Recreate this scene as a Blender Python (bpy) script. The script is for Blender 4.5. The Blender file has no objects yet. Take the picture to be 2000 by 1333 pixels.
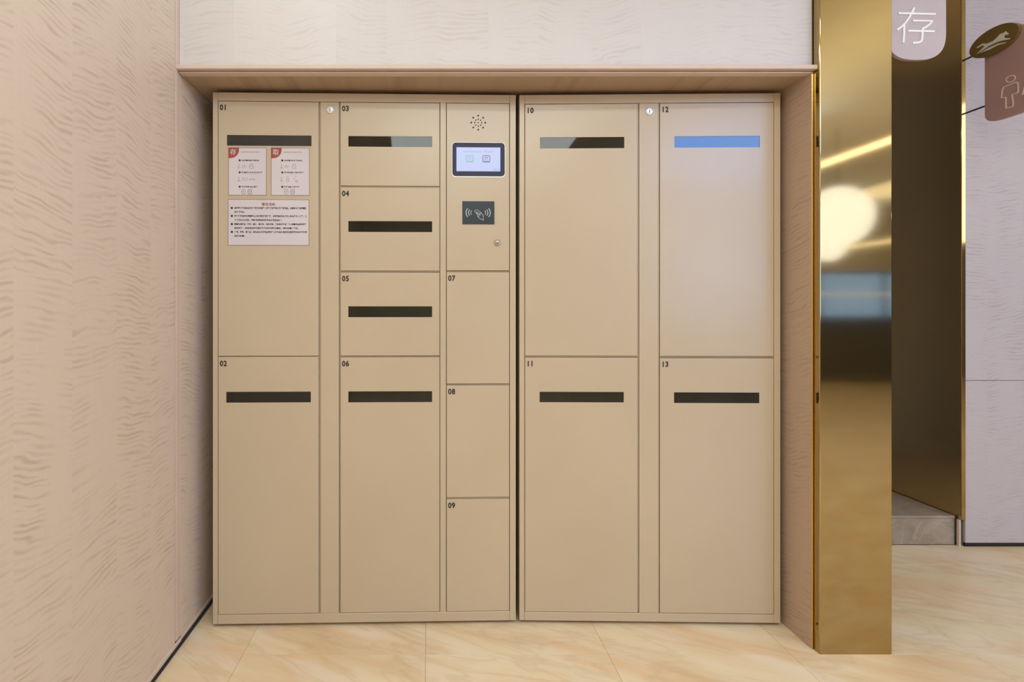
import bpy, bmesh, math, random
from mathutils import Vector, Matrix

C = bpy.context.scene.collection
scene = bpy.context.scene
random.seed(7)

# ------------------------------------------------------------------ camera, world, exposure
cam_d = bpy.data.cameras.new('camera')
cam_d.sensor_width = 36.0
cam_d.lens = 18.0
cam_d.shift_x = 0.0815
cam_d.shift_y = -0.02975
cam_d.clip_start = 0.02
cam = bpy.data.objects.new('camera', cam_d)
C.objects.link(cam)
cam.location = (0.0, 0.0, 1.13)
cam.rotation_euler = (math.radians(90), 0, 0)
scene.camera = cam

world = bpy.data.worlds.new('world')
scene.world = world
world.use_nodes = True
bg = world.node_tree.nodes['Background']
bg.inputs['Color'].default_value = (0.32, 0.55, 1.0, 1)
bg.inputs['Strength'].default_value = 9.0

scene.view_settings.view_transform = 'Standard'
scene.view_settings.look = 'None'
scene.view_settings.gamma = 1.0
scene.view_settings.use_curve_mapping = False
scene.view_settings.exposure = -0.18


def area_lamp(name, loc, size, power, color, rot=(0, 0, 0), sy=None):
    d = bpy.data.lights.new(name, 'AREA')
    d.energy = power
    d.color = color
    d.size = size
    if sy:
        d.shape = 'RECTANGLE'
        d.size_y = sy
    o = bpy.data.objects.new(name, d)
    C.objects.link(o)
    o.location = loc
    o.rotation_euler = rot
    return o


WARM = (0.90, 1.0, 0.99)
NEUT = (0.85, 0.97, 1.05)
area_lamp('ceiling_panel_light', (0.53, -1.10, 2.755), 1.5, 38, WARM, sy=1.7)
area_lamp('added_tilted_panel_light', (4.70, 0.10, 2.28), 1.3, 20, NEUT, rot=(0, math.radians(52), 0), sy=1.7)  # added lamp, rakes the left wall from the right
area_lamp('ceiling_panel_light', (0.53, -3.90, 2.755), 1.5, 10, WARM, sy=1.7)
area_lamp('ceiling_panel_light', (6.6, -3.2, 2.755), 1.5, 6, WARM, sy=1.7)
area_lamp('added_up_light', (2.72, -1.7, 2.16), 0.03, 24, WARM, rot=(math.radians(180), 0, 0), sy=6.4)  # upward glow added to the bar to brighten the ceiling
area_lamp('added_up_light', (6.60, -1.7, 2.16), 0.03, 22, WARM, rot=(math.radians(180), 0, 0), sy=6.4)  # belongs to the far bar, added for more ceiling light
area_lamp('added_slot_light', (0.70, 0.10, 2.765), 2.0, 17, WARM, sy=0.16)  # added strip lamp, lifts the header and the floor bounce
area_lamp('added_wall_washer_light', (-0.50, 0.55, 2.765), 0.10, 9, WARM, sy=2.0)  # added lamp, makes the left wall brighter towards the top


# ------------------------------------------------------------------ helpers
def lin(c):
    c = c / 255.0
    return c / 12.92 if c <= 0.04045 else ((c + 0.055) / 1.055) ** 2.4


def rgb(r, g, b):
    return (lin(r), lin(g), lin(b), 1.0)


class NT:
    def __init__(self, name):
        self.m = bpy.data.materials.new(name)
        self.m.use_nodes = True
        self.t = self.m.node_tree
        self.b = self.t.nodes['Principled BSDF']

    def n(self, kind, **kw):
        nd = self.t.nodes.new(kind)
        for k, v in kw.items():
            setattr(nd, k, v)
        return nd

    def l(self, a, b):
        self.t.links.new(a, b)

    def math(self, op, a, b=None):
        nd = self.n('ShaderNodeMath', operation=op)
        for i, v in enumerate((a, b)):
            if v is None:
                continue
            if isinstance(v, (int, float)):
                nd.inputs[i].default_value = v
            else:
                self.l(v, nd.inputs[i])
        return nd.outputs[0]

    def comb(self, x, y, z):
        nd = self.n('ShaderNodeCombineXYZ')
        for i, v in enumerate((x, y, z)):
            if isinstance(v, (int, float)):
                nd.inputs[i].default_value = v
            else:
                self.l(v, nd.inputs[i])
        return nd.outputs[0]

    def noise(self, vec, scale, detail=2.0, rough=0.5, dist=0.0):
        nd = self.n('ShaderNodeTexNoise')
        self.l(vec, nd.inputs['Vector'])
        nd.inputs['Scale'].default_value = scale
        nd.inputs['Detail'].default_value = detail
        nd.inputs['Roughness'].default_value = rough
        nd.inputs['Distortion'].default_value = dist
        return nd.outputs['Fac']

    def ramp(self, fac, stops):
        nd = self.n('ShaderNodeValToRGB')
        e = nd.color_ramp.elements
        while len(e) < len(stops):
            e.new(0.5)
        for i, (p, c) in enumerate(stops):
            e[i].position = p
            e[i].color = c if len(c) == 4 else (*c, 1)
        self.l(fac, nd.inputs['Fac'])
        return nd.outputs['Color']

    def mix(self, fac, a, b, blend='MIX'):
        nd = self.n('ShaderNodeMix', data_type='RGBA', blend_type=blend)
        for i, v in ((0, fac), (6, a), (7, b)):
            if isinstance(v, (int, float)):
                nd.inputs[i].default_value = v
            elif isinstance(v, tuple):
                nd.inputs[i].default_value = v
            else:
                self.l(v, nd.inputs[i])
        return nd.outputs[2]

    def bump(self, h, strength, dist=0.001):
        nd = self.n('ShaderNodeBump')
        nd.inputs['Strength'].default_value = strength
        nd.inputs['Distance'].default_value = dist
        self.l(h, nd.inputs['Height'])
        self.l(nd.outputs['Normal'], self.b.inputs['Normal'])

    def setb(self, **kw):
        for k, v in kw.items():
            self.b.inputs[k.replace('_', ' ')].default_value = v


def plain(name, col, rough=0.5, metal=0.0, var=0.03, spec=0.5):
    """simple procedural paint: base colour with a faint noise in tone and roughness"""
    m = NT(name)
    geo = m.n('ShaderNodeNewGeometry')
    f = m.noise(geo.outputs['Position'], 9.0, 3)
    d = tuple(c * (1 - var) for c in col[:3]) + (1,)
    u = tuple(min(1, c * (1 + var)) for c in col[:3]) + (1,)
    m.l(m.ramp(f, [(0.3, d), (0.7, u)]), m.b.inputs['Base Color'])
    m.setb(Roughness=rough, Metallic=metal)
    m.b.inputs['Specular IOR Level'].default_value = spec
    return m.m


def emit(name, col, s):
    m = NT(name)
    m.setb(Roughness=0.3)
    m.b.inputs['Base Color'].default_value = (0, 0, 0, 1)
    m.b.inputs['Emission Color'].default_value = col
    m.b.inputs['Emission Strength'].default_value = s
    return m.m


def veneer(name, axis, light, dark, amount=1.0, seed=0.0, slant=0.2):
    """figured veneer: book-matched vertical leaves with fine cross ripples"""
    m = NT(name)
    geo = m.n('ShaderNodeNewGeometry')
    sep = m.n('ShaderNodeSeparateXYZ')
    m.l(geo.outputs['Position'], sep.inputs[0])
    u = m.math('ADD', sep.outputs['XYZ'.index(axis)], 20.0 + seed)
    v = sep.outputs['Z']
    w = 0.17
    leaf = m.math('FLOOR', m.math('DIVIDE', u, w))
    fold = m.math('PINGPONG', u, w)
    wav = m.noise(m.comb(m.math('MULTIPLY', u, 6.0), m.math('MULTIPLY', v, 1.6), 3.1), 1.0, 1)
    vv = m.math('ADD', v, m.math('MULTIPLY', fold, slant))
    vv = m.math('ADD', vv, m.math('MULTIPLY', wav, 0.05))
    vv = m.math('ADD', vv, m.math('MULTIPLY', leaf, 0.37))
    jit = m.noise(m.comb(m.math('MULTIPLY', u, 7.0), m.math('MULTIPLY', v, 13.0), m.math('MULTIPLY', leaf, 3.1)), 1.0, 2)
    ph = m.math('ADD', m.math('MULTIPLY', vv, 400.0), m.math('MULTIPLY', jit, 24.0))
    wavy = m.math('ADD', m.math('MULTIPLY', m.math('SINE', ph), 0.5), 0.5)
    streak = m.noise(m.comb(m.math('MULTIPLY', fold, 9.0), m.math('MULTIPLY', vv, 60.0), m.math('MULTIPLY', leaf, 5.3)), 1.0, 2, 0.5, 0.0)
    rip = m.math('MULTIPLY', wavy, m.ramp(streak, [(0.38, (0.1, 0.1, 0.1)), (0.62, (1, 1, 1))]))
    patch = m.noise(m.comb(m.math('MULTIPLY', u, 9.0), m.math('MULTIPLY', v, 3.4), m.math('MULTIPLY', leaf, 1.7)), 1.0, 2)
    ripf = m.ramp(rip, [(0.12, (0, 0, 0)), (0.85, (1, 1, 1))])
    patf = m.ramp(patch, [(0.36, (0.05, 0.05, 0.05)), (0.62, (1, 1, 1))])
    fac = m.math('MULTIPLY', m.math('MULTIPLY', ripf, patf), amount)
    tone = m.noise(m.comb(m.math('MULTIPLY', leaf, 9.7), m.math('MULTIPLY', v, 0.4), 1.0), 1.0, 1)
    base = m.mix(m.ramp(tone, [(0.3, (0, 0, 0)), (0.7, (1, 1, 1))]), light, tuple(c * 0.955 for c in light[:3]) + (1,))
    fine = m.noise(m.comb(m.math('MULTIPLY', u, 160.0), m.math('MULTIPLY', v, 9.0), 0.0), 1.0, 2)
    base = m.mix(m.math('MULTIPLY', fine, 0.10), base, dark)
    m.l(m.mix(fac, base, dark), m.b.inputs['Base Color'])
    m.setb(Roughness=0.42)
    m.b.inputs['Specular IOR Level'].default_value = 0.35
    return m.m


def marble_floor():
    m = NT('cream_marble')
    geo = m.n('ShaderNodeNewGeometry')
    info = m.n('ShaderNodeObjectInfo')
    off = m.math('MULTIPLY', info.outputs['Random'], 0.55)
    sep = m.n('ShaderNodeSeparateXYZ')
    m.l(geo.outputs['Position'], sep.inputs[0])
    x, y = sep.outputs['X'], sep.outputs['Y']
    a = m.math('ADD', m.math('MULTIPLY', x, 1.0), m.math('MULTIPLY', y, 0.5))
    b = m.math('SUBTRACT', m.math('MULTIPLY', y, 1.0), m.math('MULTIPLY', x, -0.35))
    v1 = m.comb(m.math('ADD', m.math('MULTIPLY', a, 1.9), off), m.math('MULTIPLY', b, 4.6), off)
    n1 = m.noise(v1, 1.0, 5, 0.6, 1.1)
    n2 = m.noise(v1, 1.15, 4, 0.5, 1.4)
    n3 = m.noise(v1, 1.3, 4, 0.5, 0.9)
    n4 = m.noise(m.comb(m.math('MULTIPLY', a, 3.2), m.math('MULTIPLY', b, 6.0), 7.0), 1.0, 4, 0.5, 0.8)
    col = m.ramp(n1, [(0.25, rgb(214, 186, 146)), (0.45, rgb(230, 209, 174)), (0.6, rgb(235, 216, 184)), (0.8, rgb(240, 226, 204))])
    col = m.mix(m.math('MULTIPLY', m.ramp(n3, [(0.42, (0, 0, 0)), (0.64, (1, 1, 1))]), 0.6), col, rgb(226, 186, 140))
    col = m.mix(m.math('MULTIPLY', m.ramp(n4, [(0.52, (0, 0, 0)), (0.66, (1, 1, 1))]), 0.5), col, rgb(238, 222, 204))
    vein = m.math('ABSOLUTE', m.math('SUBTRACT', n2, 0.5))
    vf = m.ramp(vein, [(0.0, (1, 1, 1)), (0.045, (0, 0, 0))])
    col = m.mix(m.math('MULTIPLY', vf, 0.2), col, rgb(184, 148, 106))
    m.l(col, m.b.inputs['Base Color'])
    m.setb(Roughness=0.28)
    m.b.inputs['Specular IOR Level'].default_value = 0.3
    return m.m


def grey_marble():
    m = NT('grey_marble')
    geo = m.n('ShaderNodeNewGeometry')
    p = geo.outputs['Position']
    n1 = m.noise(p, 7.0, 6, 0.6, 0.7)
    n2 = m.noise(p, 4.5, 4, 0.55, 1.8)
    col = m.ramp(n1, [(0.3, rgb(140, 126, 110)), (0.5, rgb(160, 145, 128)), (0.7, rgb(176, 162, 146))])
    vf = m.ramp(m.math('ABSOLUTE', m.math('SUBTRACT', n2, 0.5)), [(0.0, (1, 1, 1)), (0.02, (0, 0, 0))])
    m.l(m.mix(m.math('MULTIPLY', vf, 0.3), col, rgb(200, 186, 168)), m.b.inputs['Base Color'])
    m.setb(Roughness=0.3)
    return m.m


def brass(name, col, rough):
    """hairline brushed brass"""
    m = NT(name)
    geo = m.n('ShaderNodeNewGeometry')
    sep = m.n('ShaderNodeSeparateXYZ')
    m.l(geo.outputs['Position'], sep.inputs[0])
    s = m.noise(m.comb(m.math('MULTIPLY', sep.outputs['X'], 6.0), m.math('MULTIPLY', sep.outputs['Y'], 6.0), m.math('MULTIPLY', sep.outputs['Z'], 700.0)), 1.0, 2)
    d = tuple(c * 0.93 for c in col[:3]) + (1,)
    m.l(m.mix(s, d, col), m.b.inputs['Base Color'])
    m.setb(Metallic=1.0)
    rr = m.math('ADD', m.math('MULTIPLY', s, 0.06), rough - 0.03)
    m.l(rr, m.b.inputs['Roughness'])
    lo = m.noise(geo.outputs['Position'], 2.3, 1)
    m.bump(lo, 0.25, 0.004)
    return m.m


def smoked_acrylic():
    m = NT('smoked_acrylic')
    m.b.inputs['Base Color'].default_value = rgb(26, 22, 16)
    geo = m.n('ShaderNodeNewGeometry')
    f = m.noise(geo.outputs['Position'], 18.0, 4, 0.6)
    m.l(m.ramp(f, [(0.35, rgb(20, 17, 11)), (0.75, rgb(40, 35, 27))]), m.b.inputs['Base Color'])
    m.setb(Roughness=0.03, IOR=1.55)
    return m.m


def cabinet_paint():
    m = NT('beige_powder_coat')
    geo = m.n('ShaderNodeNewGeometry')
    f = m.noise(geo.outputs['Position'], 3.0, 2)
    m.l(m.ramp(f, [(0.3, rgb(195, 176, 149)), (0.7, rgb(199, 180, 153))]), m.b.inputs['Base Color'])
    m.setb(Roughness=0.26)
    m.b.inputs['Specular IOR Level'].default_value = 0.55
    fine = m.noise(geo.outputs['Position'], 900.0, 2)
    m.bump(fine, 0.04, 0.0005)
    return m.m


M = dict(
    veneer_y=veneer('veneer_along_depth', 'Y', rgb(222, 203, 186), rgb(178, 153, 135), 0.5, 0.05),
    veneer_x=veneer('veneer_along_width', 'X', rgb(219, 212, 209), rgb(190, 178, 170), 0.34, 0.03, 0.15),
    veneer_pink=veneer('veneer_pale_pink', 'X', rgb(202, 192, 194), rgb(166, 152, 154), 0.42, 0.11, -0.12),
    veneer_side_shaded=veneer('veneer_niche_side_shaded', 'Y', rgb(198, 172, 151), rgb(160, 134, 114), 0.5, 0.4),  # wall veneer darkened, shade of the niche side put into its colour
    veneer_soffit_shaded=veneer('veneer_soffit_shaded', 'X', rgb(184, 160, 136), rgb(150, 122, 98), 0.5, 0.2, 0.1),  # veneer darkened, shade under the niche top put into its colour
    floor=marble_floor(),
    step=grey_marble(),
    brass=brass('brushed_brass', (0.46, 0.34, 0.155, 1), 0.07),
    brass_dark=brass('dark_brushed_brass', (0.80, 0.58, 0.28, 1), 0.2),
    gold=brass('polished_gold_trim', (0.80, 0.60, 0.26, 1), 0.22),
    paint=cabinet_paint(),
    inner=plain('cabinet_inside', rgb(92, 76, 58), 0.7),
    pane=smoked_acrylic(),
    print=plain('black_print', rgb(34, 29, 25), 0.6),
    text=plain('paper_text_ink', rgb(46, 34, 32), 0.8),
    text_red=plain('red_brown_ink', rgb(158, 72, 56), 0.8),
    text_soft=plain('faint_red_ink', rgb(172, 132, 130), 0.8),
    text_grey=plain('grey_ink', rgb(120, 104, 102), 0.8),
    frame_ink=plain('mauve_frame_ink', rgb(140, 110, 108), 0.8),
    badge=plain('brick_red_ink', rgb(160, 76, 58), 0.7),
    paper=plain('pale_paper', rgb(212, 202, 205), 0.6),
    chrome=plain('chrome', (0.66, 0.66, 0.66, 1), 0.32, 1.0),
    steel=plain('worn_steel', (0.5, 0.45, 0.38, 1), 0.3, 1.0),
    black=plain('black_plastic', rgb(32, 27, 20), 0.5),
    bezel=plain('glow_tinted_bezel', rgb(52, 53, 76), 0.4, spec=0.25),  # blue bleed of the display is put into the base colour
    rim=plain('silver_rim', (0.7, 0.68, 0.64, 1), 0.3, 0.6),
    reader=plain('blue_black_reader', rgb(38, 50, 58), 0.25),
    white_print=plain('pale_grey_print', rgb(176, 184, 186), 0.6),
    sign_pink=plain('pale_pink_acrylic', rgb(196, 181, 184), 0.35),
    sign_mauve=plain('mauve_acrylic', rgb(204, 166, 164), 0.35),
    sign_white=plain('white_letter', rgb(250, 250, 248), 0.5),
    sign_line=plain('cream_line', rgb(250, 236, 222), 0.4),
    strip=plain('beige_strip', rgb(214, 192, 178), 0.5),
    emblem=plain('bronze_emblem', rgb(138, 112, 60), 0.4, 0.15),
    ceiling=plain('ceiling_paint', rgb(236, 228, 214), 0.8),
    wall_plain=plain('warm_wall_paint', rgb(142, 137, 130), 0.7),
    dark_wood=plain('dark_counter_wood', rgb(104, 104, 108), 0.5),
    window_frame=plain('window_frame_metal', rgb(70, 66, 62), 0.4, 0.5),
    display=emit('screen_glow', (0.60, 0.66, 0.98, 1), 1.0),
    display_green=emit('screen_green', (0.36, 0.72, 0.62, 1), 0.8),
    display_grey=emit('screen_grey', (0.24, 0.25, 0.42, 1), 0.8),
    display_text=emit('screen_text', (0.42, 0.45, 0.72, 1), 0.9),
    led=emit('led_strip', (1.0, 0.95, 0.86, 1), 5.5),
    led_soft=emit('led_rail', (1.0, 0.95, 0.82, 1), 1.6),
    lamp=emit('lamp_diffuser', (1.0, 0.94, 0.86, 1), 1.5),
    globe=emit('globe_glass', (0.84, 1.0, 1.5, 1), 3.3),
    blue_screen=emit('blue_led_wall', (0.24, 0.46, 1.0, 1), 15.0),
)


def glass(t=1.0):
    m = NT('window_glass')
    m.b.inputs['Base Color'].default_value = (0.9 * t, 0.95 * t, 1.0 * t ** 0.82, 1)
    m.setb(Roughness=0.0, IOR=1.1)
    m.b.inputs['Transmission Weight'].default_value = 1.0
    return m.m


M['glass'] = glass()
M['tinted_glass'] = glass(0.19)


def tag(o, label=None, cat=None, group=None, kind=None):
    if label:
        o['label'] = label
    if cat:
        o['category'] = cat
    if group:
        o['group'] = group
    if kind:
        o['kind'] = kind
    return o


def empty(name, loc=(0, 0, 0), rz=0.0):
    o = bpy.data.objects.new(name, None)
    C.objects.link(o)
    o.location = loc
    o.rotation_euler = (0, 0, rz)
    o.empty_display_size = 0.05
    return o


class MB:
    def __init__(self):
        self.v, self.f = [], []
        self.k = 0

    def box(self, x0, x1, y0, y1, z0, z1, c=0.0):
        """box; c > 0 chamfers all edges"""
        if c <= 0:
            b = len(self.v)
            self.v += [(x, y, z) for z in (z0, z1) for y in (y0, y1) for x in (x0, x1)]
            self.f += [[b + i for i in q] for q in ((0, 2, 3, 1), (4, 5, 7, 6), (0, 1, 5, 4), (2, 6, 7, 3), (0, 4, 6, 2), (1, 3, 7, 5))]
            return self
        bm = bmesh.new()
        bmesh.ops.create_cube(bm, size=1.0)
        for q in bm.verts:
            q.co = Vector(((x0 + x1) / 2 + q.co.x * (x1 - x0), (y0 + y1) / 2 + q.co.y * (y1 - y0), (z0 + z1) / 2 + q.co.z * (z1 - z0)))
        bmesh.ops.bevel(bm, geom=list(bm.edges), offset=c, segments=1, affect='EDGES')
        b = len(self.v)
        bm.verts.index_update()
        self.v += [tuple(q.co) for q in bm.verts]
        self.f += [[b + q.index for q in f.verts] for f in bm.faces]
        bm.free()
        return self

    def quad(self, *p):
        b = len(self.v)
        self.v += [tuple(q) for q in p]
        self.f.append(list(range(b, b + len(p))))
        return self

    def prism(self, pts, y0, y1):
        """2D outline (x, z) extruded from y0 (front) to y1"""
        b, n = len(self.v), len(pts)
        self.v += [(x, y0, z) for x, z in pts] + [(x, y1, z) for x, z in pts]
        self.f.append([b + i for i in range(n)])
        self.f.append([b + n + i for i in reversed(range(n))])
        for i in range(n):
            j = (i + 1) % n
            self.f.append([b + i, b + n + i, b + n + j, b + j])
        return self

    def ribbon(self, pts, w, y0, y1, closed=False):
        """stroke of width w along a 2D polyline (x, z)"""
        self.k += 1
        y0 -= 3e-5 * self.k      # crossing strokes never share a face
        n = len(pts)
        P = [Vector((p[0], p[1])) for p in pts]
        L, R = [], []
        for i in range(n):
            if closed:
                a, c = P[i - 1], P[(i + 1) % n]
            else:
                a, c = P[max(i - 1, 0)], P[min(i + 1, n - 1)]
            d1 = (P[i] - a) if (P[i] - a).length > 1e-9 else (c - P[i])
            d2 = (c - P[i]) if (c - P[i]).length > 1e-9 else (P[i] - a)
            d1, d2 = d1.normalized(), d2.normalized()
            nn = Vector((-(d1.y + d2.y), d1.x + d2.x))
            if nn.length < 1e-6:
                nn = Vector((-d1.y, d1.x))
            nn.normalize()
            k = min(1.8, 1.0 / max(0.35, nn.dot(Vector((-d1.y, d1.x)))))
            L.append(P[i] + nn * w / 2 * k)
            R.append(P[i] - nn * w / 2 * k)
        for i in range(n if closed else n - 1):
            j = (i + 1) % n
            self.prism([(R[i].x, R[i].y), (R[j].x, R[j].y), (L[j].x, L[j].y), (L[i].x, L[i].y)], y0, y1)
        return self

    def disc(self, cx, cz, r, y0, y1, n=20, rx=None):
        return self.prism([(cx + (rx or r) * math.cos(2 * math.pi * i / n), cz + r * math.sin(2 * math.pi * i / n)) for i in range(n)], y0, y1)

    def map(self, fn):
        self.v = [fn(*q) for q in self.v]
        return self

    def build(self, name, mat, parent=None, smooth=False):
        me = bpy.data.meshes.new(name)
        me.from_pydata(self.v, [], self.f)
        bm = bmesh.new()
        bm.from_mesh(me)
        bmesh.ops.recalc_face_normals(bm, faces=bm.faces)
        bm.to_mesh(me)
        bm.free()
        me.materials.append(M[mat])
        if smooth:
            for p in me.polygons:
                p.use_smooth = True
        o = bpy.data.objects.new(name, me)
        C.objects.link(o)
        if parent:
            o.parent = parent
        return o


def rrect(x0, x1, z0, z1, r, n=5):
    pts = []
    for cx, cz, a0 in ((x1 - r, z0 + r, -90), (x1 - r, z1 - r, 0), (x0 + r, z1 - r, 90), (x0 + r, z0 + r, 180)):
        for i in range(n + 1):
            a = math.radians(a0 + 90 * i / n)
            pts.append((cx + r * math.cos(a), cz + r * math.sin(a)))
    return pts


def copy_tree(o, parent=None):
    c = o.copy()
    C.objects.link(c)
    if parent:
        c.parent = parent
    for ch in list(o.children):
        copy_tree(ch, c)
    return c


_txt = bpy.data.curves.new('text_source', 'FONT')
_txt.resolution_u = 3
_to = bpy.data.objects.new('text_source', _txt)


def text(name, body, size, mat, parent, x, y, z, align='LEFT', bold=0.0, sx=1.0, spacing=1.0, fit=None, ext=0.0):
    """flat lettering as a mesh in the local x-z plane, facing -y; (x, z) is the baseline start"""
    C.objects.link(_to)
    _txt.body = body
    _txt.size = size
    _txt.align_x = align
    _txt.offset = bold
    _txt.space_character = spacing
    _txt.extrude = ext
    bpy.context.view_layer.update()
    me = bpy.data.meshes.new_from_object(_to.evaluated_get(bpy.context.evaluated_depsgraph_get()))
    me.name = name
    C.objects.unlink(_to)
    if fit and me.vertices:
        w = max(v.co.x for v in me.vertices) - min(v.co.x for v in me.vertices)
        sx = fit / w
    for v in me.vertices:
        v.co = (v.co.x * sx, -v.co.z, v.co.y)
    me.materials.clear()
    me.materials.append(M[mat])
    o = bpy.data.objects.new(name, me)
    C.objects.link(o)
    o.parent = parent
    o.location = (x, y, z)
    return o


# ------------------------------------------------------------------ the setting
XL, XR = -0.835, 9.0          # left wall, far right wall
YB, YF = -5.3, 1.712          # wall behind the camera, front face of the locker niche
HC = 2.80                     # ceiling
NX = 1.277                    # right side of the niche
ND = 2.40                     # back of the niche

fl = MB().box(XL - 0.1, XR + 0.1, YB - 0.1, 3.75, -0.06, -0.011).build('floor', 'wall_plain')
tag(fl, 'cream marble tiled floor running under the lockers', kind='structure')
T, GAP = 0.60, 0.0008
full = None
xs = [(-0.61 + T * k, -0.61 + T * (k + 1)) for k in range(-1, 16)]
ys = [(1.68 + T * k, 1.68 + T * (k + 1)) for k in range(-12, 3)]
for x0, x1 in xs:
    for y0, y1 in ys:
        a, b = max(x0, XL + 0.002), min(x1, XR)
        c, d = max(y0, YB), min(y1, ND if x0 < 1.0 else 2.466)
        if b - a < 0.02 or d - c < 0.02:
            continue
        whole = (b - a > T - 1e-4) and (d - c > T - 1e-4)
        g = GAP / 2
        if whole and full:
            o = bpy.data.objects.new('floor_tile', full)
            C.objects.link(o)
            o.parent = fl
        else:
            o = MB().box(0 if False else g, (b - a) - g, g, (d - c) - g, -0.011, 0.0, 0.0003).build('floor_tile', 'floor', fl)
            if whole:
                full = o.data
        o.location = (a, c, 0)

tag(MB().box(XL - 0.1, XR + 0.1, YB - 0.1, 3.75, HC, HC + 0.1).build('ceiling', 'ceiling'), 'plain cream ceiling above the locker hall', kind='structure')

# left wall: one veneered plane from the hall into the niche, split by a narrow corner strip
wl = MB().box(XL - 0.1, XL - 0.012, YB - 0.1, ND + 0.1, 0, HC).build('wall_left', 'wall_plain')
tag(wl, 'left wall clad in rippled pale veneer panels', kind='structure')
MB().box(XL - 0.012, XL, -0.90, 1.6865, 0.018, HC, 0.0008).build('panel', 'veneer_y', wl)
MB().box(XL - 0.012, XL, -3.2, -0.9025, 0.018, HC, 0.0008).build('panel', 'veneer_y', wl)
MB().box(XL - 0.012, XL, YB, -3.2025, 0.018, HC, 0.0008).build('panel', 'veneer_y', wl)
MB().box(XL - 0.012, XL, 1.7255, ND, 0.034, HC, 0.0008).build('panel', 'veneer_y', wl)
t1 = MB().box(XL - 0.012, XL + 0.0015, 1.6905, 1.7225, 0.036, HC, 0.0012).build('trim_1', 'strip')
tag(t1, 'narrow pale vertical strip on the left wall at the niche edge', kind='structure')
bl = MB().box(XL - 0.012, XL - 0.002, YB, ND, 0.0, 0.018).build('baseboard_left', 'black')
tag(bl, 'black recessed baseboard along the left wall', kind='structure')
MB().box(XL - 0.002, XL + 0.004, YB, 1.7225, 0.018, 0.032, 0.002).build('baseboard_lip', 'strip', bl)
MB().box(XL - 0.002, XL + 0.003, 1.7235, ND, 0.020, 0.034, 0.002).build('baseboard_lip', 'strip', bl)

# back wall: header over the niche, the niche itself, and the pier behind the brass column
ZS = 1.924
wb = MB()
wb.box(XL, NX + 0.008, YF + 0.012, ND + 0.1, ZS + 0.02, HC)
wb.box(XL, 1.50, ND, ND + 0.1, 0, HC)
wb.box(NX + 0.008, 1.50, YF + 0.012, ND, 0, HC)
wb = wb.build('wall_back', 'wall_plain')
tag(wb, 'back wall with the niche that holds the two lockers', kind='structure')
MB().box(XL + 0.002, NX + 0.0065, YF, YF + 0.012, 1.945, HC, 0.0008).build('header_panel', 'veneer_x', wb)
MB().box(XL + 0.002, NX, YF - 0.005, ND, ZS, ZS + 0.004).build('niche_soffit', 'veneer_soffit_shaded', wb)
MB().box(NX, NX + 0.008, YF - 0.002, ND, 0.0, ZS + 0.02).build('niche_side_panel', 'veneer_side_shaded', wb)
MB().box(XL + 0.002, NX, ND - 0.006, ND, 0.0, ZS).build('niche_back_panel', 'veneer_x', wb)
t2 = MB()
t2.box(XL - 0.0, NX + 0.012, YF - 0.022, YF + 0.02, 1.929, 1.943, 0.0015)
t2.box(XL + 0.004, NX + 0.006, YF - 0.006, YF + 0.02, 1.922, 1.927, 0.001)
tag(t2.build('trim_2', 'strip'), 'thin pale edge strip along the top of the niche', kind='structure')
t3 = MB().box(NX + 0.0003, NX + 0.0062, YF - 0.0062, YF - 0.0022, 0.0, 1.921, 0.0012).build('trim_3', 'gold')
tag(t3, 'thin shiny gold edge strip beside the brass column', kind='structure')
t4 = MB().box(NX + 0.0045, NX + 0.0067, YF - 0.003, YF, 1.944, HC, 0.001).build('trim_4', 'black')
tag(t4, 'dark joint line between the header and the brass column', kind='structure')

# right wall: frontal veneer panels beyond the passage
wr = MB().box(2.566, XR + 0.1, 2.458, 2.6, 0, HC).build('wall_right', 'wall_plain')
tag(wr, 'right wall of pale pink veneer panels beyond the passage', kind='structure')
for x0, x1 in ((2.565, 3.78), (3.7825, 5.0), (5.0025, 6.2), (6.2025, 7.5), (7.5025, XR)):
    MB().box(x0, x1, 2.446, 2.458, 0.0195, 0.7945, 0.0008).build('panel', 'veneer_pink', wr)
    MB().box(x0, x1, 2.446, 2.458, 0.7965, HC, 0.0008).build('panel', 'veneer_pink', wr)
br = MB().box(2.566, XR, 2.450, 2.458, 0, 0.0195).build('baseboard_right', 'black')
tag(br, 'dark recessed baseboard under the right wall', kind='structure')
# passage behind the column
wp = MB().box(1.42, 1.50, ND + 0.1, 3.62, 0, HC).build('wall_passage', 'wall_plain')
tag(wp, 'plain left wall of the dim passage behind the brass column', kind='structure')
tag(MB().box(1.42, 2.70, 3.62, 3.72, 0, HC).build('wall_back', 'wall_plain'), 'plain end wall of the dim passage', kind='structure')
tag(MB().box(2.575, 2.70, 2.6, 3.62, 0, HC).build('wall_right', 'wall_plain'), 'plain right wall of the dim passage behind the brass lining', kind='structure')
# far right and rear walls of the hall
tag(MB().box(XR, XR + 0.1, YB, 2.6, 0, HC).build('wall_east', 'wall_plain'), 'plain warm wall at the far side of the hall', kind='structure')
wf = MB()
wf.box(XL - 0.1, 4.0, YB - 0.1, YB, 0, HC)
wf.box(4.0, XR + 0.1, YB - 0.1, YB, 2.77, HC)
wf.box(5.45, XR + 0.1, YB - 0.1, YB, 1.80, 2.77)
wf.box(4.0, XR + 0.1, YB - 0.1, YB, 0, 0.98)
wf.box(8.9, XR + 0.1, YB - 0.1, YB, 0.98, 1.80)
tag(wf.build('wall_front', 'ceiling'), 'rear wall of the hall behind the viewer', kind='structure')


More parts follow.
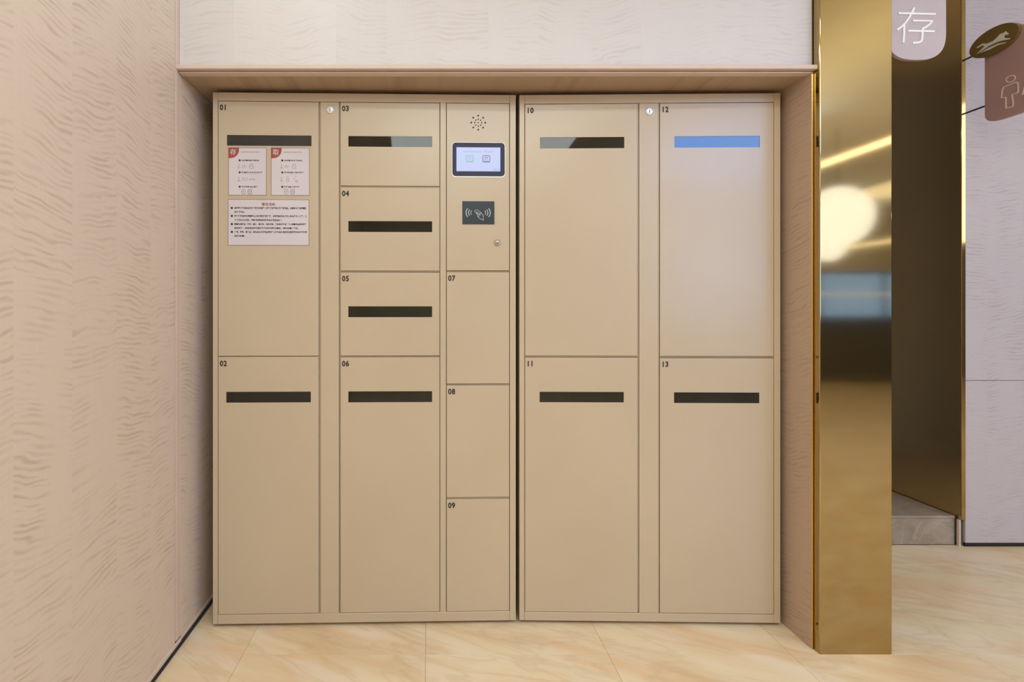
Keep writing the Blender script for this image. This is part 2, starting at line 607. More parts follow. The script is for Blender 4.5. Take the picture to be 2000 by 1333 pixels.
def window(name, label, x0, x1, z0, z1, n, gl='glass'):
    w = MB()
    step = (x1 - x0) / n
    for k in range(n + 1):
        x = x0 + step * k
        w.box(max(x - 0.02, x0), min(x + 0.02, x1), YB - 0.08, YB - 0.02, z0, z1)
    w.box(x0 + 0.02, x1 - 0.02, YB - 0.08, YB - 0.02, z0, z0 + 0.04).box(x0 + 0.02, x1 - 0.02, YB - 0.08, YB - 0.02, z1 - 0.04, z1)
    w = w.build(name, 'window_frame')
    tag(w, label, kind='structure')
    for k in range(n):
        a, b = x0 + step * k, x0 + step * (k + 1)
        MB().box(a + 0.02, b - 0.02, YB - 0.055, YB - 0.045, z0 + 0.04, z1 - 0.04).build('window_pane', gl, w)


window('window_1', 'tall daylight window in the rear wall', 4.0, 5.41, 0.98, 2.77, 1)
window('window_2', 'long low strip window in the rear wall', 5.45, 8.9, 0.98, 1.80, 3, 'tinted_glass')
ct = MB().box(2.8, 8.6, YB + 0.005, YB + 0.55, 0.0, 0.94, 0.004).box(2.76, 8.64, YB + 0.005, YB + 0.6, 0.94, 0.98, 0.004).build('counter', 'dark_wood')
tag(ct, 'long dark counter under the window behind the viewer', 'counter')

# ------------------------------------------------------------------ brass column, jamb, step
col = empty('brass_column', (1.288, YF, 0))
tag(col, 'brushed brass clad column right of the lockers', 'column')
pts = []
x0, x1, y0, y1, r = -0.0040, 0.234, -0.0305, 0.60, 0.004
ring = [(x0, y1)]
for i in range(7):
    a = math.radians(180 + 90 * i / 6)
    ring.append((x0 + r + r * math.cos(a), y0 + r + r * math.sin(a)))
for i in range(3):
    a = math.radians(270 + 90 * i / 2)
    ring.append((x1 - 0.002 + 0.002 * math.cos(a), y0 + 0.002 + 0.002 * math.sin(a)))
ring.append((x1, y1))
shell = MB()
n = len(ring)
shell.v = [(x, y, 0.0) for x, y in ring] + [(x, y, HC) for x, y in ring]
for i in range(n):
    j = (i + 1) % n
    shell.f.append([i, j, n + j, n + i])
shell.build('brass_cladding', 'brass', col)

jamb = empty('brass_jamb', (2.5535, 2.444, 0.13))
tag(jamb, 'tall dark brass lining on the passage side of the pink wall', 'door jamb')
MB().box(-0.0095, 0.0005, 0.004, 1.17, 0.0, HC - 0.13).build('lining', 'brass_dark', jamb)
MB().box(-0.0095, 0.0095, -0.001, 0.004, 0.0, HC - 0.13, 0.0008).build('edge_strip', 'brass', jamb)
fp = MB().box(2.538, 2.5475, 2.449, 2.462, 0.0, 0.128, 0.001).build('trim_5', 'strip')
tag(fp, 'small pink post under the brass lining beside the step', kind='structure')

st = empty('stone_step', (2.0, 2.467, 0))
tag(st, 'grey veined marble step leading into the passage', 'step')
MB().box(-0.495, 0.537, 0.002, 0.02, 0.0, 0.127, 0.001).build('riser', 'step', st)
MB().box(-0.495, 0.537, -0.002, 0.58, 0.128, 0.141, 0.002).build('tread', 'step', st)
MB().box(-0.495, 0.537, 0.582, 1.15, 0.0, 0.141, 0.002).build('landing', 'step', st)


# ------------------------------------------------------------------ lockers
def slot_door(x0, x1, z0, z1, slot=None, th=0.018, c=0.0011):
    """inset door slab with softened edges and, if asked, a through slot for the pane"""
    x0, x1, z0, z1 = x0 + 0.0004, x1 - 0.0004, z0 + 0.0004, z1 - 0.0004
    m = MB()
    fr = [(x0 + c, 0.0, z0 + c), (x1 - c, 0.0, z0 + c), (x1 - c, 0.0, z1 - c), (x0 + c, 0.0, z1 - c)]
    mi = [(x0, c, z0), (x1, c, z0), (x1, c, z1), (x0, c, z1)]
    bk = [(x0, th, z0), (x1, th, z0), (x1, th, z1), (x0, th, z1)]
    for i in range(4):
        j = (i + 1) % 4
        m.quad(fr[i], fr[j], mi[j], mi[i])
        m.quad(mi[i], mi[j], bk[j], bk[i])
    if slot:
        a, b, p, q = slot
        s0 = [(a, 0.0, p), (b, 0.0, p), (b, 0.0, q), (a, 0.0, q)]
        s1 = [(a, th, p), (b, th, p), (b, th, q), (a, th, q)]
        for i in range(4):
            j = (i + 1) % 4
            m.quad(fr[i], fr[j], s0[j], s0[i])
            m.quad(s0[i], s0[j], s1[j], s1[i])
            m.quad(bk[i], bk[j], s1[j], s1[i])
    else:
        m.quad(*fr)
        m.quad(*reversed(bk))
    # weld so the shading stays crisp and the mesh is closed
    key, remap, nv = {}, {}, []
    for i, v in enumerate(m.v):
        k = tuple(round(t, 6) for t in v)
        if k not in key:
            key[k] = len(nv)
            nv.append(v)
        remap[i] = key[k]
    m.v = nv
    m.f = [[remap[i] for i in f] for f in m.f]
    return m


def door(cab, num, x0, x1, z0, z1, slot=None):
    d = slot_door(x0, x1, z0, z1, slot).build('locker_door', 'paint', cab)
    d['label'] = 'door numbered ' + num + (' with a dark viewing slot' if slot else ' without a slot') if num != '12' else 'door numbered 12 whose viewing slot mirrors bright blue'
    if num:
        text('door_number', num, 0.0262, 'print', d, x0 + 0.0060, -0.0003, z1 - 0.0315, bold=0.001, sx=0.90, spacing=1.12)
    if slot:
        a, b, p, q = slot
        MB().box(a + 0.0002, b - 0.0002, 0.0016, 0.0046, p + 0.0002, q - 0.0002).build('viewing_slot', 'pane', d)
    return d


def lock(cab, x, z, r=0.0125, mat='chrome', turn=0.0):
    k = MB()
    n = 28
    prof = [(r, 0.0), (r, -0.0022), (r * 0.9, -0.0034), (r * 0.76, -0.0034), (r * 0.72, -0.0018), (r * 0.66, -0.0018), (r * 0.6, -0.0042), (0.0001, -0.0048)]
    for rr, yy in prof:
        for i in range(n):
            a = 2 * math.pi * i / n
            k.v.append((x + rr * math.cos(a), yy, z + rr * math.sin(a)))
    for s in range(len(prof) - 1):
        for i in range(n):
            j = (i + 1) % n
            k.f.append([s * n + i, s * n + j, (s + 1) * n + j, (s + 1) * n + i])
    o = k.build('cam_lock', mat, cab, smooth=False)
    kh = MB()
    w, h = r * 0.10, r * 0.36
    c, s = math.cos(turn), math.sin(turn)
    kh.prism([(x + px * c - pz * s, z + px * s + pz * c) for px, pz in ((-w, -h), (w, -h), (w, h), (-w, h))], -0.0053, -0.004)
    kh.build('keyhole', 'black', o)
    return o


ZB, ZT = 0.0125, 1.9077
DEPTH = 0.50


def carcass(cab, W, dividers, shelves):
    b = MB()
    b.box(0.0, 0.0012, 0.03, DEPTH, ZB, ZT).box(W - 0.0012, W, 0.03, DEPTH, ZB, ZT)
    b.box(0.0012, W - 0.0012, 0.03, DEPTH, ZT - 0.0012, ZT).box(0.0012, W - 0.0012, 0.03, DEPTH, ZB, ZB + 0.0012)
    b.box(0.0012, W - 0.0012, DEPTH - 0.0012, DEPTH, ZB + 0.0012, ZT - 0.0012)
    b.build('carcass', 'paint', cab)
    for x0, x1 in dividers:
        MB().box(x0, x1, 0.0040, 0.40, 0.047, 1.876).build('divider', 'paint', cab)
    for x0, x1, z in shelves:
        MB().box(x0, x1, 0.0032, 0.40, z - 0.0011, z + 0.0011).build('shelf', 'paint', cab)
    for x in (0.06, W - 0.06):
        for y in (0.06, DEPTH - 0.06):
            MB().disc(x, 0, 0.022, 0, 1, 16).map(lambda a, q, c, y=y: (a, y + c, q * (ZB + 0.001))).build('levelling_foot', 'black', cab)


def stile(cab, x0, x1, z0=ZB, z1=ZT):
    MB().box(x0, x1, 0.0, 0.03, z0, z1, 0.0011).build('frame_stile', 'paint', cab)


def rail(cab, x0, x1, z0, z1):
    MB().box(x0, x1, 0.0, 0.03, z0, z1, 0.0011).build('frame_rail', 'paint', cab)


G = 0.0015
ROWS = dict(top=1.8762, u2=1.5769, u2b=1.5719, u3=1.2722, u3b=1.2671, mid=0.9668, midb=0.9621, bot=0.0472)

# left locker unit -------------------------------------------------
W1 = 1.0828
A1 = math.atan2(1.8455 - 1.8215, 0.3147 + 0.7678)
L = empty('locker_cabinet', (-0.7678, 1.8215, 0), A1)
tag(L, 'left beige steel locker unit with a touchscreen and doors 01 to 09', 'locker', 'parcel lockers in the niche')
carcass(L, W1, [(0.3774, 0.3803), (0.4485, 0.4510)],
        [(0.019, 0.377, 0.9645), (0.451, 0.809, 1.5744), (0.451, 0.809, 1.2697), (0.451, 0.809, 0.9645),
         (0.832, 1.060, 1.2716), (0.832, 1.060, 0.8639), (0.832, 1.060, 0.4547)])
stile(L, 0.0, 0.0175)
stile(L, 1.0611, W1)
rail(L, 0.0179, 1.0607, 1.8777, ZT)
rail(L, 0.0179, 1.0607, ZB, 0.0457)
stile(L, 0.8096, 0.8310, 0.0461, 1.8773)
MB().box(0.3818, 0.4470, 0.0, 0.02, 0.0464, 1.8763, 0.0011).build('lock_post', 'paint', L)
lock(L, 0.4165, 1.8477)
d01 = door(L, '01', 0.0190, 0.3759, ROWS['midb'] + 0.0053, ROWS['top'], (0.0500, 0.3497, 1.7176, 1.7557))
door(L, '02', 0.0190, 0.3759, ROWS['bot'], 0.9640, (0.0476, 0.3473, 0.8017, 0.8403))
door(L, '03', 0.4525, 0.8081, ROWS['u2'], ROWS['top'], (0.4808, 0.7808, 1.7172, 1.7552))
door(L, '04', 0.4525, 0.8081, ROWS['u3'], ROWS['u2b'], (0.4808, 0.7808, 1.4118, 1.4508))
door(L, '05', 0.4525, 0.8081, 0.9675, ROWS['u3b'], (0.4808, 0.7808, 1.1063, 1.1452))
door(L, '06', 0.4525, 0.8081, ROWS['bot'], 0.9625, (0.4808, 0.7808, 0.8010, 0.8403))
door(L, '07', 0.8325, 1.0594, 0.8665, 1.2690)
door(L, '08', 0.8325, 1.0594, 0.4575, 0.8613)
door(L, '09', 0.8325, 1.0594, ROWS['bot'], 0.4519)
cp = slot_door(0.8325, 1.0594, 1.2742, ROWS['top']).build('control_panel', 'paint', L)
hx, hz = 0.9468, 1.8066
sp = MB().disc(hx, hz, 0.0022, -0.0002, 0.0005, 10)
for i in range(8):
    a = math.pi / 4 * i
    sp.disc(hx + 0.0125 * math.cos(a), hz + 0.0125 * math.sin(a), 0.0025, -0.0002, 0.0005, 10)
    sp.disc(hx + 0.0252 * math.cos(a), hz + 0.0252 * math.sin(a), 0.0033, -0.0002, 0.0005, 10)
sp.build('speaker_holes', 'print', cp)
lock(L, 1.0154, 1.3741, 0.0118, 'steel', 0.6)

# touchscreen
ts = MB().prism(rrect(0.8520, 1.0436, 1.6098, 1.7351, 0.013), -0.0018, 0.004).build('touchscreen', 'rim', L)
ts['label'] = 'touchscreen with a dark frame and a glowing lavender display'
MB().prism(rrect(0.8534, 1.0422, 1.6133, 1.7337, 0.012), -0.0030, -0.001).build('screen_bezel', 'bezel', ts)
MB().box(0.8682, 1.0260, -0.0034, -0.002, 1.6307, 1.7165).build('display', 'display', ts)
text('screen_text', '欢迎使用自助寄存柜，请选择操作', 0.0062, 'display_text', ts, 0.947, -0.0037, 1.6985, 'CENTER', fit=0.112)
for cx, mt, wd in ((0.9155, 'display_green', '存包'), (0.9755, 'display_grey', '取包')):
    ic = MB()
    ic.ribbon(rrect(cx - 0.0125, cx + 0.0125, 1.664, 1.687, 0.003, 2), 0.0028, -0.0037, -0.0034, True)
    ic.box(cx - 0.0065, cx + 0.0065, -0.0037, -0.0034, 1.6785, 1.6815)
    ic.box(cx - 0.0125, cx + 0.0125, -0.0037, -0.0034, 1.6632, 1.6672)
    ic.build('screen_icon', mt, ts)
    text('screen_icon_word', wd, 0.0072, mt, ts, cx, -0.0037, 1.6695, 'CENTER')
MB().ribbon([(1.0025, 1.6335), (1.0245, 1.6335), (1.0245, 1.6395), (1.0025, 1.6395)], 0.0012, -0.0037, -0.0034, True).build('screen_button', 'display_text', ts)

# card reader
cr = MB().prism(rrect(0.8896, 1.0050, 1.4405, 1.5233, 0.0012, 2), -0.0016, 0.002).build('card_reader', 'reader', L)
cr['label'] = 'blue black card reader plate with a pale tap symbol'
rd = MB()
q = 1.84e-3 / 7.406
ox, oz = 0.8896 - 328 * q, 1.5233 + 175 * q
P = lambda x, y: (ox + x * q, oz - y * q)
for s in (-1, 1):
    for cx, hh, bow, w in ((172, 62, 24, 13), (137, 44, 17, 11), (105, 30, 12, 9)):
        pts = []
        for i in range(7):
            t = -1 + i / 3
            pts.append(P(557 + s * (cx - bow * t * t + 4), 340 + hh * t))
        rd.ribbon(pts, w * q, -0.0020, -0.0016)
rd.ribbon([P(*p) for p in ((500, 318), (515, 305), (545, 300), (600, 342), (570, 372), (500, 318))], 6 * q, -0.0020, -0.0016)
rd.ribbon([P(*p) for p in ((520, 338), (548, 372), (552, 400), (585, 430), (632, 448), (630, 382), (600, 342))], 7 * q, -0.0020, -0.0016)
for dx in (0, 18, 36):
    rd.ribbon([P(530 + dx, 325 + dx * 0.6), P(556 + dx, 345 + dx * 0.6)], 5 * q, -0.0020, -0.0016)
rd.ribbon([P(548, 395), P(575, 390), P(590, 372)], 6 * q, -0.0020, -0.0016)
rd.build('reader_symbol', 'white_print', cr)

# right locker unit ------------------------------------------------
W2 = 0.9297
A2 = math.atan2(1.8287 - 1.8455, 1.2572 - 0.3276)
R = empty('locker_cabinet', (0.3276, 1.8455, 0), A2)
tag(R, 'right beige steel locker unit with doors 10 to 13 beside the brass column', 'locker', 'parcel lockers in the niche')
carcass(R, W2, [(0.4247, 0.4272), (0.4986, 0.5006)], [(0.019, 0.4245, 0.9640), (0.5008, 0.908, 0.9632)])
stile(R, 0.0, 0.0183)
stile(R, 0.9076, W2)
rail(R, 0.0187, 0.9072, 1.8757, ZT)
rail(R, 0.0187, 0.9072, ZB, 0.0428)
MB().box(0.4287, 0.4971, 0.0, 0.02, 0.0438, 1.8746, 0.0011).build('lock_post', 'paint', R)
lock(R, 0.4638, 1.8440)
door(R, '10', 0.0198, 0.4232, 0.9665, 1.8742, (0.0736, 0.3756, 1.7139, 1.7542))
door(R, '11', 0.0198, 0.4232, 0.0443, 0.9613, (0.0724, 0.3738, 0.7996, 0.8372))
door(R, '12', 0.5020, 0.9061, 0.9658, 1.8742, (0.5540, 0.8562, 1.7142, 1.7547))
door(R, '13', 0.5020, 0.9061, 0.0443, 0.9601, (0.5527, 0.8552, 0.7984, 0.8366))

# ------------------------------------------------------------------ paper notices on door 01
ca, sa = math.cos(A1), math.sin(A1)


def on_left(u, z, lift=0.0006):
    return (-0.7678 + u * ca + lift * sa, 1.8215 + u * sa - lift * ca, z)


def sheet(name, u0, u1, z0, z1, label):
    e = empty(name, on_left(u0, z0), A1)
    tag(e, label, 'notice', 'paper notices on door 01')
    w, h = u1 - u0, z1 - z0
    MB().box(0, w, 0.0, 0.0004, 0, h).build('paper', 'paper', e)
    t = 0.0017
    MB().ribbon([(t / 2, t / 2), (w - t / 2, t / 2), (w - t / 2, h - t / 2), (t / 2, h - t / 2)], t, -0.0002, 0.0002, True).build('border', 'frame_ink', e)
    return e, w, h


def steps_sheet(u0, u1, z0, z1, label, ch, head, lines, variant):
    e, w, h = sheet('instruction_notice', u0, u1, z0, z1, label)
    rb = 0.0378
    pts = [(0.0005, h - 0.0005)]
    for i in range(13):
        a = math.pi / 2 * i / 12
        pts.append((0.0005 + rb * max(0.0, math.cos(a)) ** 0.8, h - 0.0005 - rb * max(0.0, math.sin(a)) ** 0.8))
    bd = MB().prism(pts, -0.0003, 0.0002).build('corner_badge', 'badge', e)
    bd['label'] = 'brick red corner badge with the white character ' + ch
    text('badge_character', ch, 0.0225, 'paper', bd, 0.0175, -0.0006, h - 0.0245, 'CENTER', bold=0.0002)
    text('heading', head, 0.004, 'text_red', e, 0.0455, -0.0002, h - 0.0175, fit=0.062)
    for (dy, ww), s in zip(((0.0457, lines[0][1]), (0.0886, lines[1][1]), (0.1398, lines[2][1])), (l[0] for l in lines)):
        MB().disc(0.0402, h - dy, 0.0037, -0.0002, 0.0002, 14).build('bullet', 'text', e)
        text('step_line', s, 0.0054, 'text', e, 0.0468, -0.0002, h - dy - 0.0022, fit=ww, bold=0.00022)
    for k, dy in enumerate((0.0662, 0.1127)):
        z = h - dy
        hand = MB()
        hand.ribbon([(0.0385, z + 0.0075), (0.0370, z + 0.001), (0.0350, z - 0.006), (0.0372, z - 0.0085), (0.0412, z - 0.0035)], 0.0011, -0.0002, 0.0002)
        hand.build('pointing_hand', 'text_grey', e)
        ic = MB()
        if k == 0:
            ic.ribbon(rrect(0.050, 0.0575, z - 0.004, z + 0.0025, 0.001, 1), 0.0012, -0.0002, 0.0002, True)
            ic.ribbon([(0.059, z - 0.001), (0.066, z - 0.001)], 0.001, -0.0002, 0.0002)
            ic.ribbon(rrect(0.0755, 0.088, z - 0.008, z + 0.005, 0.001, 1), 0.0012, -0.0002, 0.0002, True)
            ic.ribbon([(0.0755, z - 0.0015), (0.088, z - 0.0015)], 0.001, -0.0002, 0.0002)
            ic.ribbon([(0.078, z + 0.0082), (0.0875, z + 0.0082)], 0.001, -0.0002, 0.0002)
        elif variant == 0:
            ic.ribbon([(0.046, z - 0.0085), (0.053, z + 0.0075), (0.058, z - 0.006), (0.066, z + 0.007), (0.0665, z - 0.006)], 0.0012, -0.0002, 0.0002)
            ic.ribbon(rrect(0.075, 0.0825, z - 0.003, z + 0.0015, 0.0015, 1), 0.0013, -0.0002, 0.0002, True)
            ic.ribbon(rrect(0.0865, 0.093, z - 0.003, z + 0.0015, 0.0015, 1), 0.0013, -0.0002, 0.0002, True)
        else:
            ic.ribbon(rrect(0.055, 0.0625, z - 0.009, z + 0.004, 0.002, 1), 0.0013, -0.0002, 0.0002, True)
            ic.ribbon([(0.0535, z + 0.0095), (0.0635, z + 0.0095)], 0.0011, -0.0002, 0.0002)
            ic.ribbon([(0.079, z + 0.0015), (0.083, z + 0.004), (0.0865, z + 0.0015)], 0.0012, -0.0002, 0.0002)
            ic.ribbon(rrect(0.087, 0.0945, z - 0.0095, z - 0.004, 0.001, 1), 0.0014, -0.0002, 0.0002, True)
            ic.ribbon([(0.083, z + 0.0105), (0.092, z + 0.0105)], 0.0011, -0.0002, 0.0002)
        ic.build('step_icon', 'text_soft', e)
    z = h - 0.1575
    for x in (0.0475, 0.070):
        ic = MB().ribbon(rrect(x, x + 0.0125, z - 0.008, z + 0.008, 0.001, 1), 0.0014, -0.0002, 0.0002, True)
        ic.ribbon([(x, z), (x + 0.0125, z)], 0.0009, -0.0002, 0.0002).ribbon([(x + 0.0062, z - 0.008), (x + 0.0062, z + 0.008)], 0.0009, -0.0002, 0.0002)
        ic.build('step_icon', 'text_soft' if x < 0.06 else 'text_grey', e)


steps_sheet(0.0550, 0.1905, 1.5405, 1.7110, 'small left paper notice on door 01 with a red corner reading 存', '存', '自助寄存柜 存包操作流程',
            (('点击屏幕存包选择存包方式', 0.0625), ('将物品放入柜内 并关好柜门', 0.0730), ('取走凭条 妥善保管', 0.0575)), 0)
steps_sheet(0.2060, 0.3430, 1.5405, 1.7115, 'small right paper notice on door 01 with a red corner reading 取', '取', '自助寄存柜 取包操作流程',
            (('点击屏幕取包 选择取包方式', 0.0640), ('扫描凭条 或输入密码打开柜门', 0.0680), ('取走物品 关好柜门', 0.0530)), 1)

e, w, h = sheet('rules_notice', 0.0535, 0.3416, 1.3619, 1.5268, 'wide paper notice of storage rules below the two small ones on door 01')
text('notice_title', '寄存须知', 0.0122, 'text_red', e, w / 2, -0.0002, h - 0.0225, 'CENTER', bold=0.0002)
px = 1.826e-3
rules = [
    (17.2, True, '我们寄存柜设有自动储存系统可选择一次性对应密码凭条存取物品，如需多次存取请重新'),
    (25.1, False, '寄存操作。'),
    (32.8, True, '寄存柜使用时间请遵守24小时 请勿超时存放，未取物品将由工作人员清柜统一保管，三'),
    (40.6, False, '个工作日之内取，逾期未领取的将作无主物品处理。'),
    (48.6, True, '贵重及易碎品、现金、首饰、笔记本、有价证券、数码电子产品等个人贵重物品请勿寄存'),
    (56.3, False, '请勿寄存，如有丢失损坏我方不承担相关赔偿责任，请您妥善保管好。'),
    (63.9, True, '食物、宠物、易燃品、危险品及违禁物品请勿存入柜内由此造成的后果和损失自行承担请'),
    (71.7, False, '自行负责。'),
]
for y, bul, s in rules:
    z = h - y * px
    if bul:
        MB().disc(0.0142, z, 0.0040, -0.0002, 0.0002, 14).build('bullet', 'text', e)
    text('rule_line', s, 0.0071, 'text', e, 0.0228, -0.0002, z - 0.0027, bold=0.00022, fit=0.2565 if bul else len(s) * 0.00733)


# ------------------------------------------------------------------ hanging blade signs
def superplate(a, top, bottom, b=0.10, nexp=2.7):
    """plate outline (x, z): straight sides, bellied rounded bottom"""
    pts = [(a, top)]
    N = 22
    for i in range(N + 1):
        t = -math.pi * i / N
        cx, sz = math.cos(t), math.sin(t)
        pts.append((a * math.copysign(abs(cx) ** (2 / nexp), cx), bottom + b - b * abs(sz) ** (2 / nexp)))
    pts.append((-a, top))
    return pts


CAT = [(1490, 415), (1545, 378), (1580, 380), (1640, 355), (1672, 325), (1698, 296), (1732, 284), (1752, 270), (1759, 281), (1774, 288), (1768, 302), (1747, 300),
       (1733, 315), (1742, 331), (1788, 330), (1780, 341), (1722, 351), (1680, 362), (1640, 381), (1602, 398), (1575, 417), (1530, 446), (1490, 470), (1535, 430),
       (1562, 403), (1547, 393), (1502, 417)]
CAT2 = [(1518, 462), (1598, 414), (1680, 379), (1752, 367), (1742, 375), (1682, 391), (1606, 431)]


def side_uv(zx, zy):
    """zoomed photo detail -> (depth along the sign, height) on the plane x = 2.56"""
    pxx, pyy = 1580 + zx / 4.443, zy / 4.443
    D = 2.56 / ((pxx - 837) / 1000)
    return D, 1.13 + (607 - pyy) * D / 1000


CATM = [side_uv(*p) for p in CAT]
CATM2 = [side_uv(*p) for p in CAT2]
EC = (2.304, 2.344)


def emblem(parent, f):
    """oval bronze disc with a leaping cat; f maps (s, z, lift) to parent space, s measured from the oval's centre"""
    N = 40
    pts = [(0.101 * math.cos(2 * math.pi * i / N), 0.060 * math.sin(2 * math.pi * i / N)) for i in range(N)]
    o = MB().prism(pts, 0.020, -0.001).map(lambda s, l, z: f(s, z, l)).build('oval_emblem', 'emblem', parent)
    o['label'] = 'oval bronze emblem with a white leaping cat'
    c = MB()
    for src in (CATM, CATM2):
        c.prism([(EC[0] - d, z - EC[1]) for d, z in src], 0.0212, 0.0195)
    c.map(lambda s, l, z: f(s, z, l)).build('leaping_cat', 'sign_white', o)


# sign on the pink wall: its face looks left, its length runs towards the viewer
s2 = empty('restroom_sign', (2.56, 2.446, 2.0))
tag(s2, 'mauve hanging sign with a white outlined person under an oval emblem by the pink wall', 'sign', 'hanging signs')
f_side = lambda s, z, l: (-l, -s, z)
plate = MB().prism(superplate(0.104, 0.36, -0.0175, 0.055, 3.2), 0.006, -0.006).map(lambda s, l, z: (-l, -(s + 0.199), z)).build('sign_plate', 'sign_mauve', s2)
emblem(s2, lambda s, z, l: (-l, -(s + 2.446 - EC[0]), z + EC[1] - 2.0))
PER = [(465, 870), (600, 815), (626, 822), (632, 905), (624, 932), (560, 955), (575, 1062), (568, 1092), (490, 1108), (490, 988), (440, 990), (452, 900)]


def side2(zx, zy):
    pxx, pyy = 1880 + zx / 5.792, 20 + zy / 5.792
    D = 2.554 / ((pxx - 837) / 1000)
    return 2.446 - D, 1.13 + (607 - pyy) * D / 1000 - 2.0


fig = MB()
fig.ribbon([side2(545 + 52 * math.cos(t), 777 + 36 * math.sin(t) - 14 * math.cos(t)) for t in [2 * math.pi * i / 16 for i in range(16)]], 0.0042, 0.0078, 0.006, True)
fig.ribbon([side2(*p) for p in PER], 0.0042, 0.0078, 0.006, True)
fig.map(lambda s, l, z: (-l, -s, z)).build('person_outline', 'sign_line', s2)
fig = MB()
bx, bz = 0.275, 0.02
fig.ribbon([(bx + 0.013 * math.cos(t), bz + 0.129 + 0.013 * math.sin(t)) for t in [2 * math.pi * i / 16 for i in range(16)]], 0.0042, 0.0078, 0.006, True)
fig.ribbon([(bx + a, bz + b) for a, b in ((-0.014, 0.105), (0.014, 0.105), (0.030, 0.040), (0.012, 0.040), (0.012, 0.0), (-0.012, 0.0), (-0.012, 0.040), (-0.030, 0.040))], 0.0042, 0.0078, 0.006, True)
fig.map(lambda s, l, z: (-l, -s, z)).build('person_outline', 'sign_line', s2)
for z in (0.0712, 0.3275):
    MB().box(-0.003, 0.003, -0.099, 0.0, z - 0.003, z + 0.003).build('bracket_rod', 'black', s2)

# sign on the column: its face looks at the viewer
s1 = empty('storage_sign', (1.522, 1.811, 2.0))
tag(s1, 'pale pink hanging sign with the white character 存 behind the brass column', 'sign', 'hanging signs')
MB().prism(superplate(0.1045, 0.40, 0.0145, 0.10, 2.7), -0.006, 0.006).map(lambda x, y, z: (x + 0.198, y, z)).build('sign_plate', 'sign_pink', s1)
k = 1.805e-3 / 4.443


def q1(zx, zy):
    X = (1580 - 837) * 1.805e-3 + zx * k - 1.522
    return X, 1.13 + 607 * 1.805e-3 - zy * k - 2.0


ch = MB()
sw = 16.5 * k
for stroke in ([(772, 117), (1096, 125)],
               [(910, 68), (893, 105), (868, 150), (836, 197), (802, 232), (760, 264)],
               [(823, 205), (821, 290), (815, 374)],
               [(896, 181), (1064, 186), (1040, 215), (1010, 238), (980, 252)],
               [(858, 270), (1085, 275)],
               [(981, 250), (978, 335), (970, 360), (948, 371), (897, 375)]):
    ch.ribbon([q1(*p) for p in stroke], sw, -0.0085, -0.006)
ch.build('character', 'sign_white', s1)
emblem(s1, lambda s, z, l: (0.215 + s, -l, z + EC[1] + 0.08 - 2.0))
for z in (0.10, 0.36):
    MB().box(0.0, 0.095, -0.003, 0.003, z - 0.003, z + 0.003).build('bracket_rod', 'black', s1)

# ------------------------------------------------------------------ lamps of the hall, inferred and added (above and behind the frame)
tp = empty('added_tilted_light', (4.70, 0.10, 2.28))  # fixture made for the added lamp at the right
tp.rotation_euler = (0, math.radians(52), 0)
tag(tp, 'added unseen tilted light panel at the right, aimed at the left wall', 'light panel')
MB().box(-0.67, 0.67, -0.87, 0.87, 0.012, 0.04, 0.004).build('housing', 'window_frame', tp)
MB().box(-0.65, 0.65, -0.85, 0.85, 0.006, 0.0115).build('diffuser', 'lamp', tp)
for i, (x, y) in enumerate(((0.53, -1.10), (0.53, -3.90), (6.6, -3.2))):
    lp = MB().box(x - 0.76, x + 0.76, y - 0.86, y + 0.86, HC - 0.035, HC, 0.004).build('ceiling_light', 'window_frame')
    tag(lp, ('flat ceiling light panel in front of the lockers', 'flat ceiling light panel at the rear left of the hall', 'flat ceiling light panel at the rear right of the hall')[i], 'ceiling light', 'ceiling lights')
    MB().box(x - 0.75, x + 0.75, y - 0.85, y + 0.85, HC - 0.040, HC - 0.034).build('diffuser', 'lamp', lp)
sl = MB().box(0.70 - 1.01, 0.70 + 1.01, 0.01, 0.19, HC - 0.03, HC).build('added_slot_light', 'window_frame')  # fixture made for the added strip lamp
tag(sl, 'added unseen slot light that brightens the header and floor by the lockers', 'slot light')
MB().box(0.70 - 1.0, 0.70 + 1.0, 0.02, 0.18, HC - 0.033, HC - 0.0305).build('diffuser', 'lamp', sl)
ww = MB().box(-0.56, -0.44, -0.46, 1.56, HC - 0.03, HC).build('added_wall_washer', 'window_frame')  # fixture made for the added left wall lamp
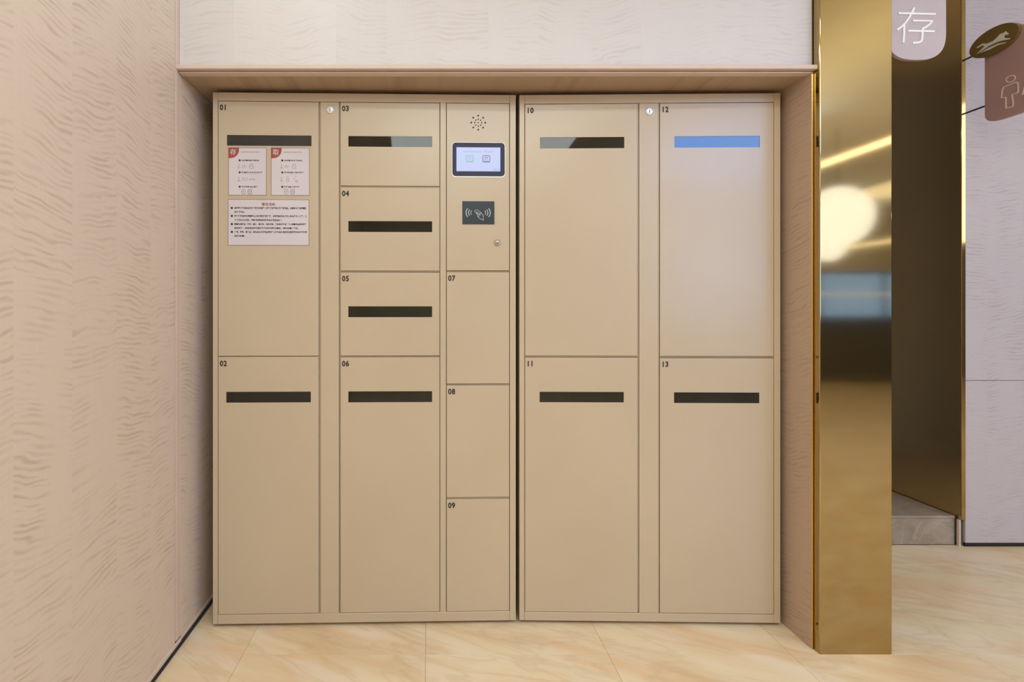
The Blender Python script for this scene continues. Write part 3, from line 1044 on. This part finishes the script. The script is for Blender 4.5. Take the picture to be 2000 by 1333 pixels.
tag(ww, 'added unseen wall washer that brightens the top of the left wall', 'wall washer')
MB().box(-0.55, -0.45, -0.45, 1.55, HC - 0.033, HC - 0.0305).build('diffuser', 'lamp', ww)
o = MB().box(5.5, 8.85, YB + 0.002, YB + 0.02, 1.38, 1.405).build('rail_light', 'led_soft')
tag(o, 'slim light rail across the low strip window', 'rail light')
for x, nm in ((2.72, 'slim bar light hung along the middle of the hall'), (6.60, 'added unseen bar light at the far right that brightens the ceiling')):  # the far right bar is added only to light the ceiling
    o = MB().box(x - 0.02, x + 0.02, -5.0, 1.6, 2.125, 2.15).build('linear_light', 'led')
    tag(o, nm, 'linear light', 'bar lights')
    for y in (-4.5, -1.7, 1.1):
        MB().box(x - 0.003, x + 0.003, y - 0.003, y + 0.003, 2.15, HC).build('suspension_rod', 'black', o)
for i, (x, y, z, r) in enumerate(((3.74, -1.32, 1.99, 0.27), (4.43, -2.32, 1.86, 0.18))):
    g = empty('pendant_lamp', (x, y, HC))
    tag(g, ('large' if i == 0 else 'smaller') + ' globe pendant lamp in the hall', 'pendant lamp', 'globe pendants')
    bm = bmesh.new()
    bmesh.ops.create_uvsphere(bm, u_segments=32, v_segments=20, radius=r)
    me = bpy.data.meshes.new('globe')
    bm.to_mesh(me)
    bm.free()
    for p in me.polygons:
        p.use_smooth = True
    me.materials.append(M['globe'])
    o = bpy.data.objects.new('globe', me)
    C.objects.link(o)
    o.parent = g
    o.location = (0, 0, z - HC)
    MB().box(-0.004, 0.004, -0.004, 0.004, z + r - HC, 0.0).build('cord', 'black', g)
sc = empty('video_screen', (2.62, -1.15, 2.36), 0.0)
tag(sc, 'blue lit video screen hung high in the hall', 'screen')
MB().box(-0.62, 0.62, -0.03, 0.03, 0.0, 0.42, 0.004).build('housing', 'black', sc)
MB().box(-0.60, 0.60, 0.03, 0.034, 0.02, 0.40).build('display', 'blue_screen', sc)
for hx in (-0.49, 0.49):
    MB().box(hx - 0.01, hx + 0.01, -0.01, 0.01, 0.42, 0.5).build('hanger', 'black', sc)
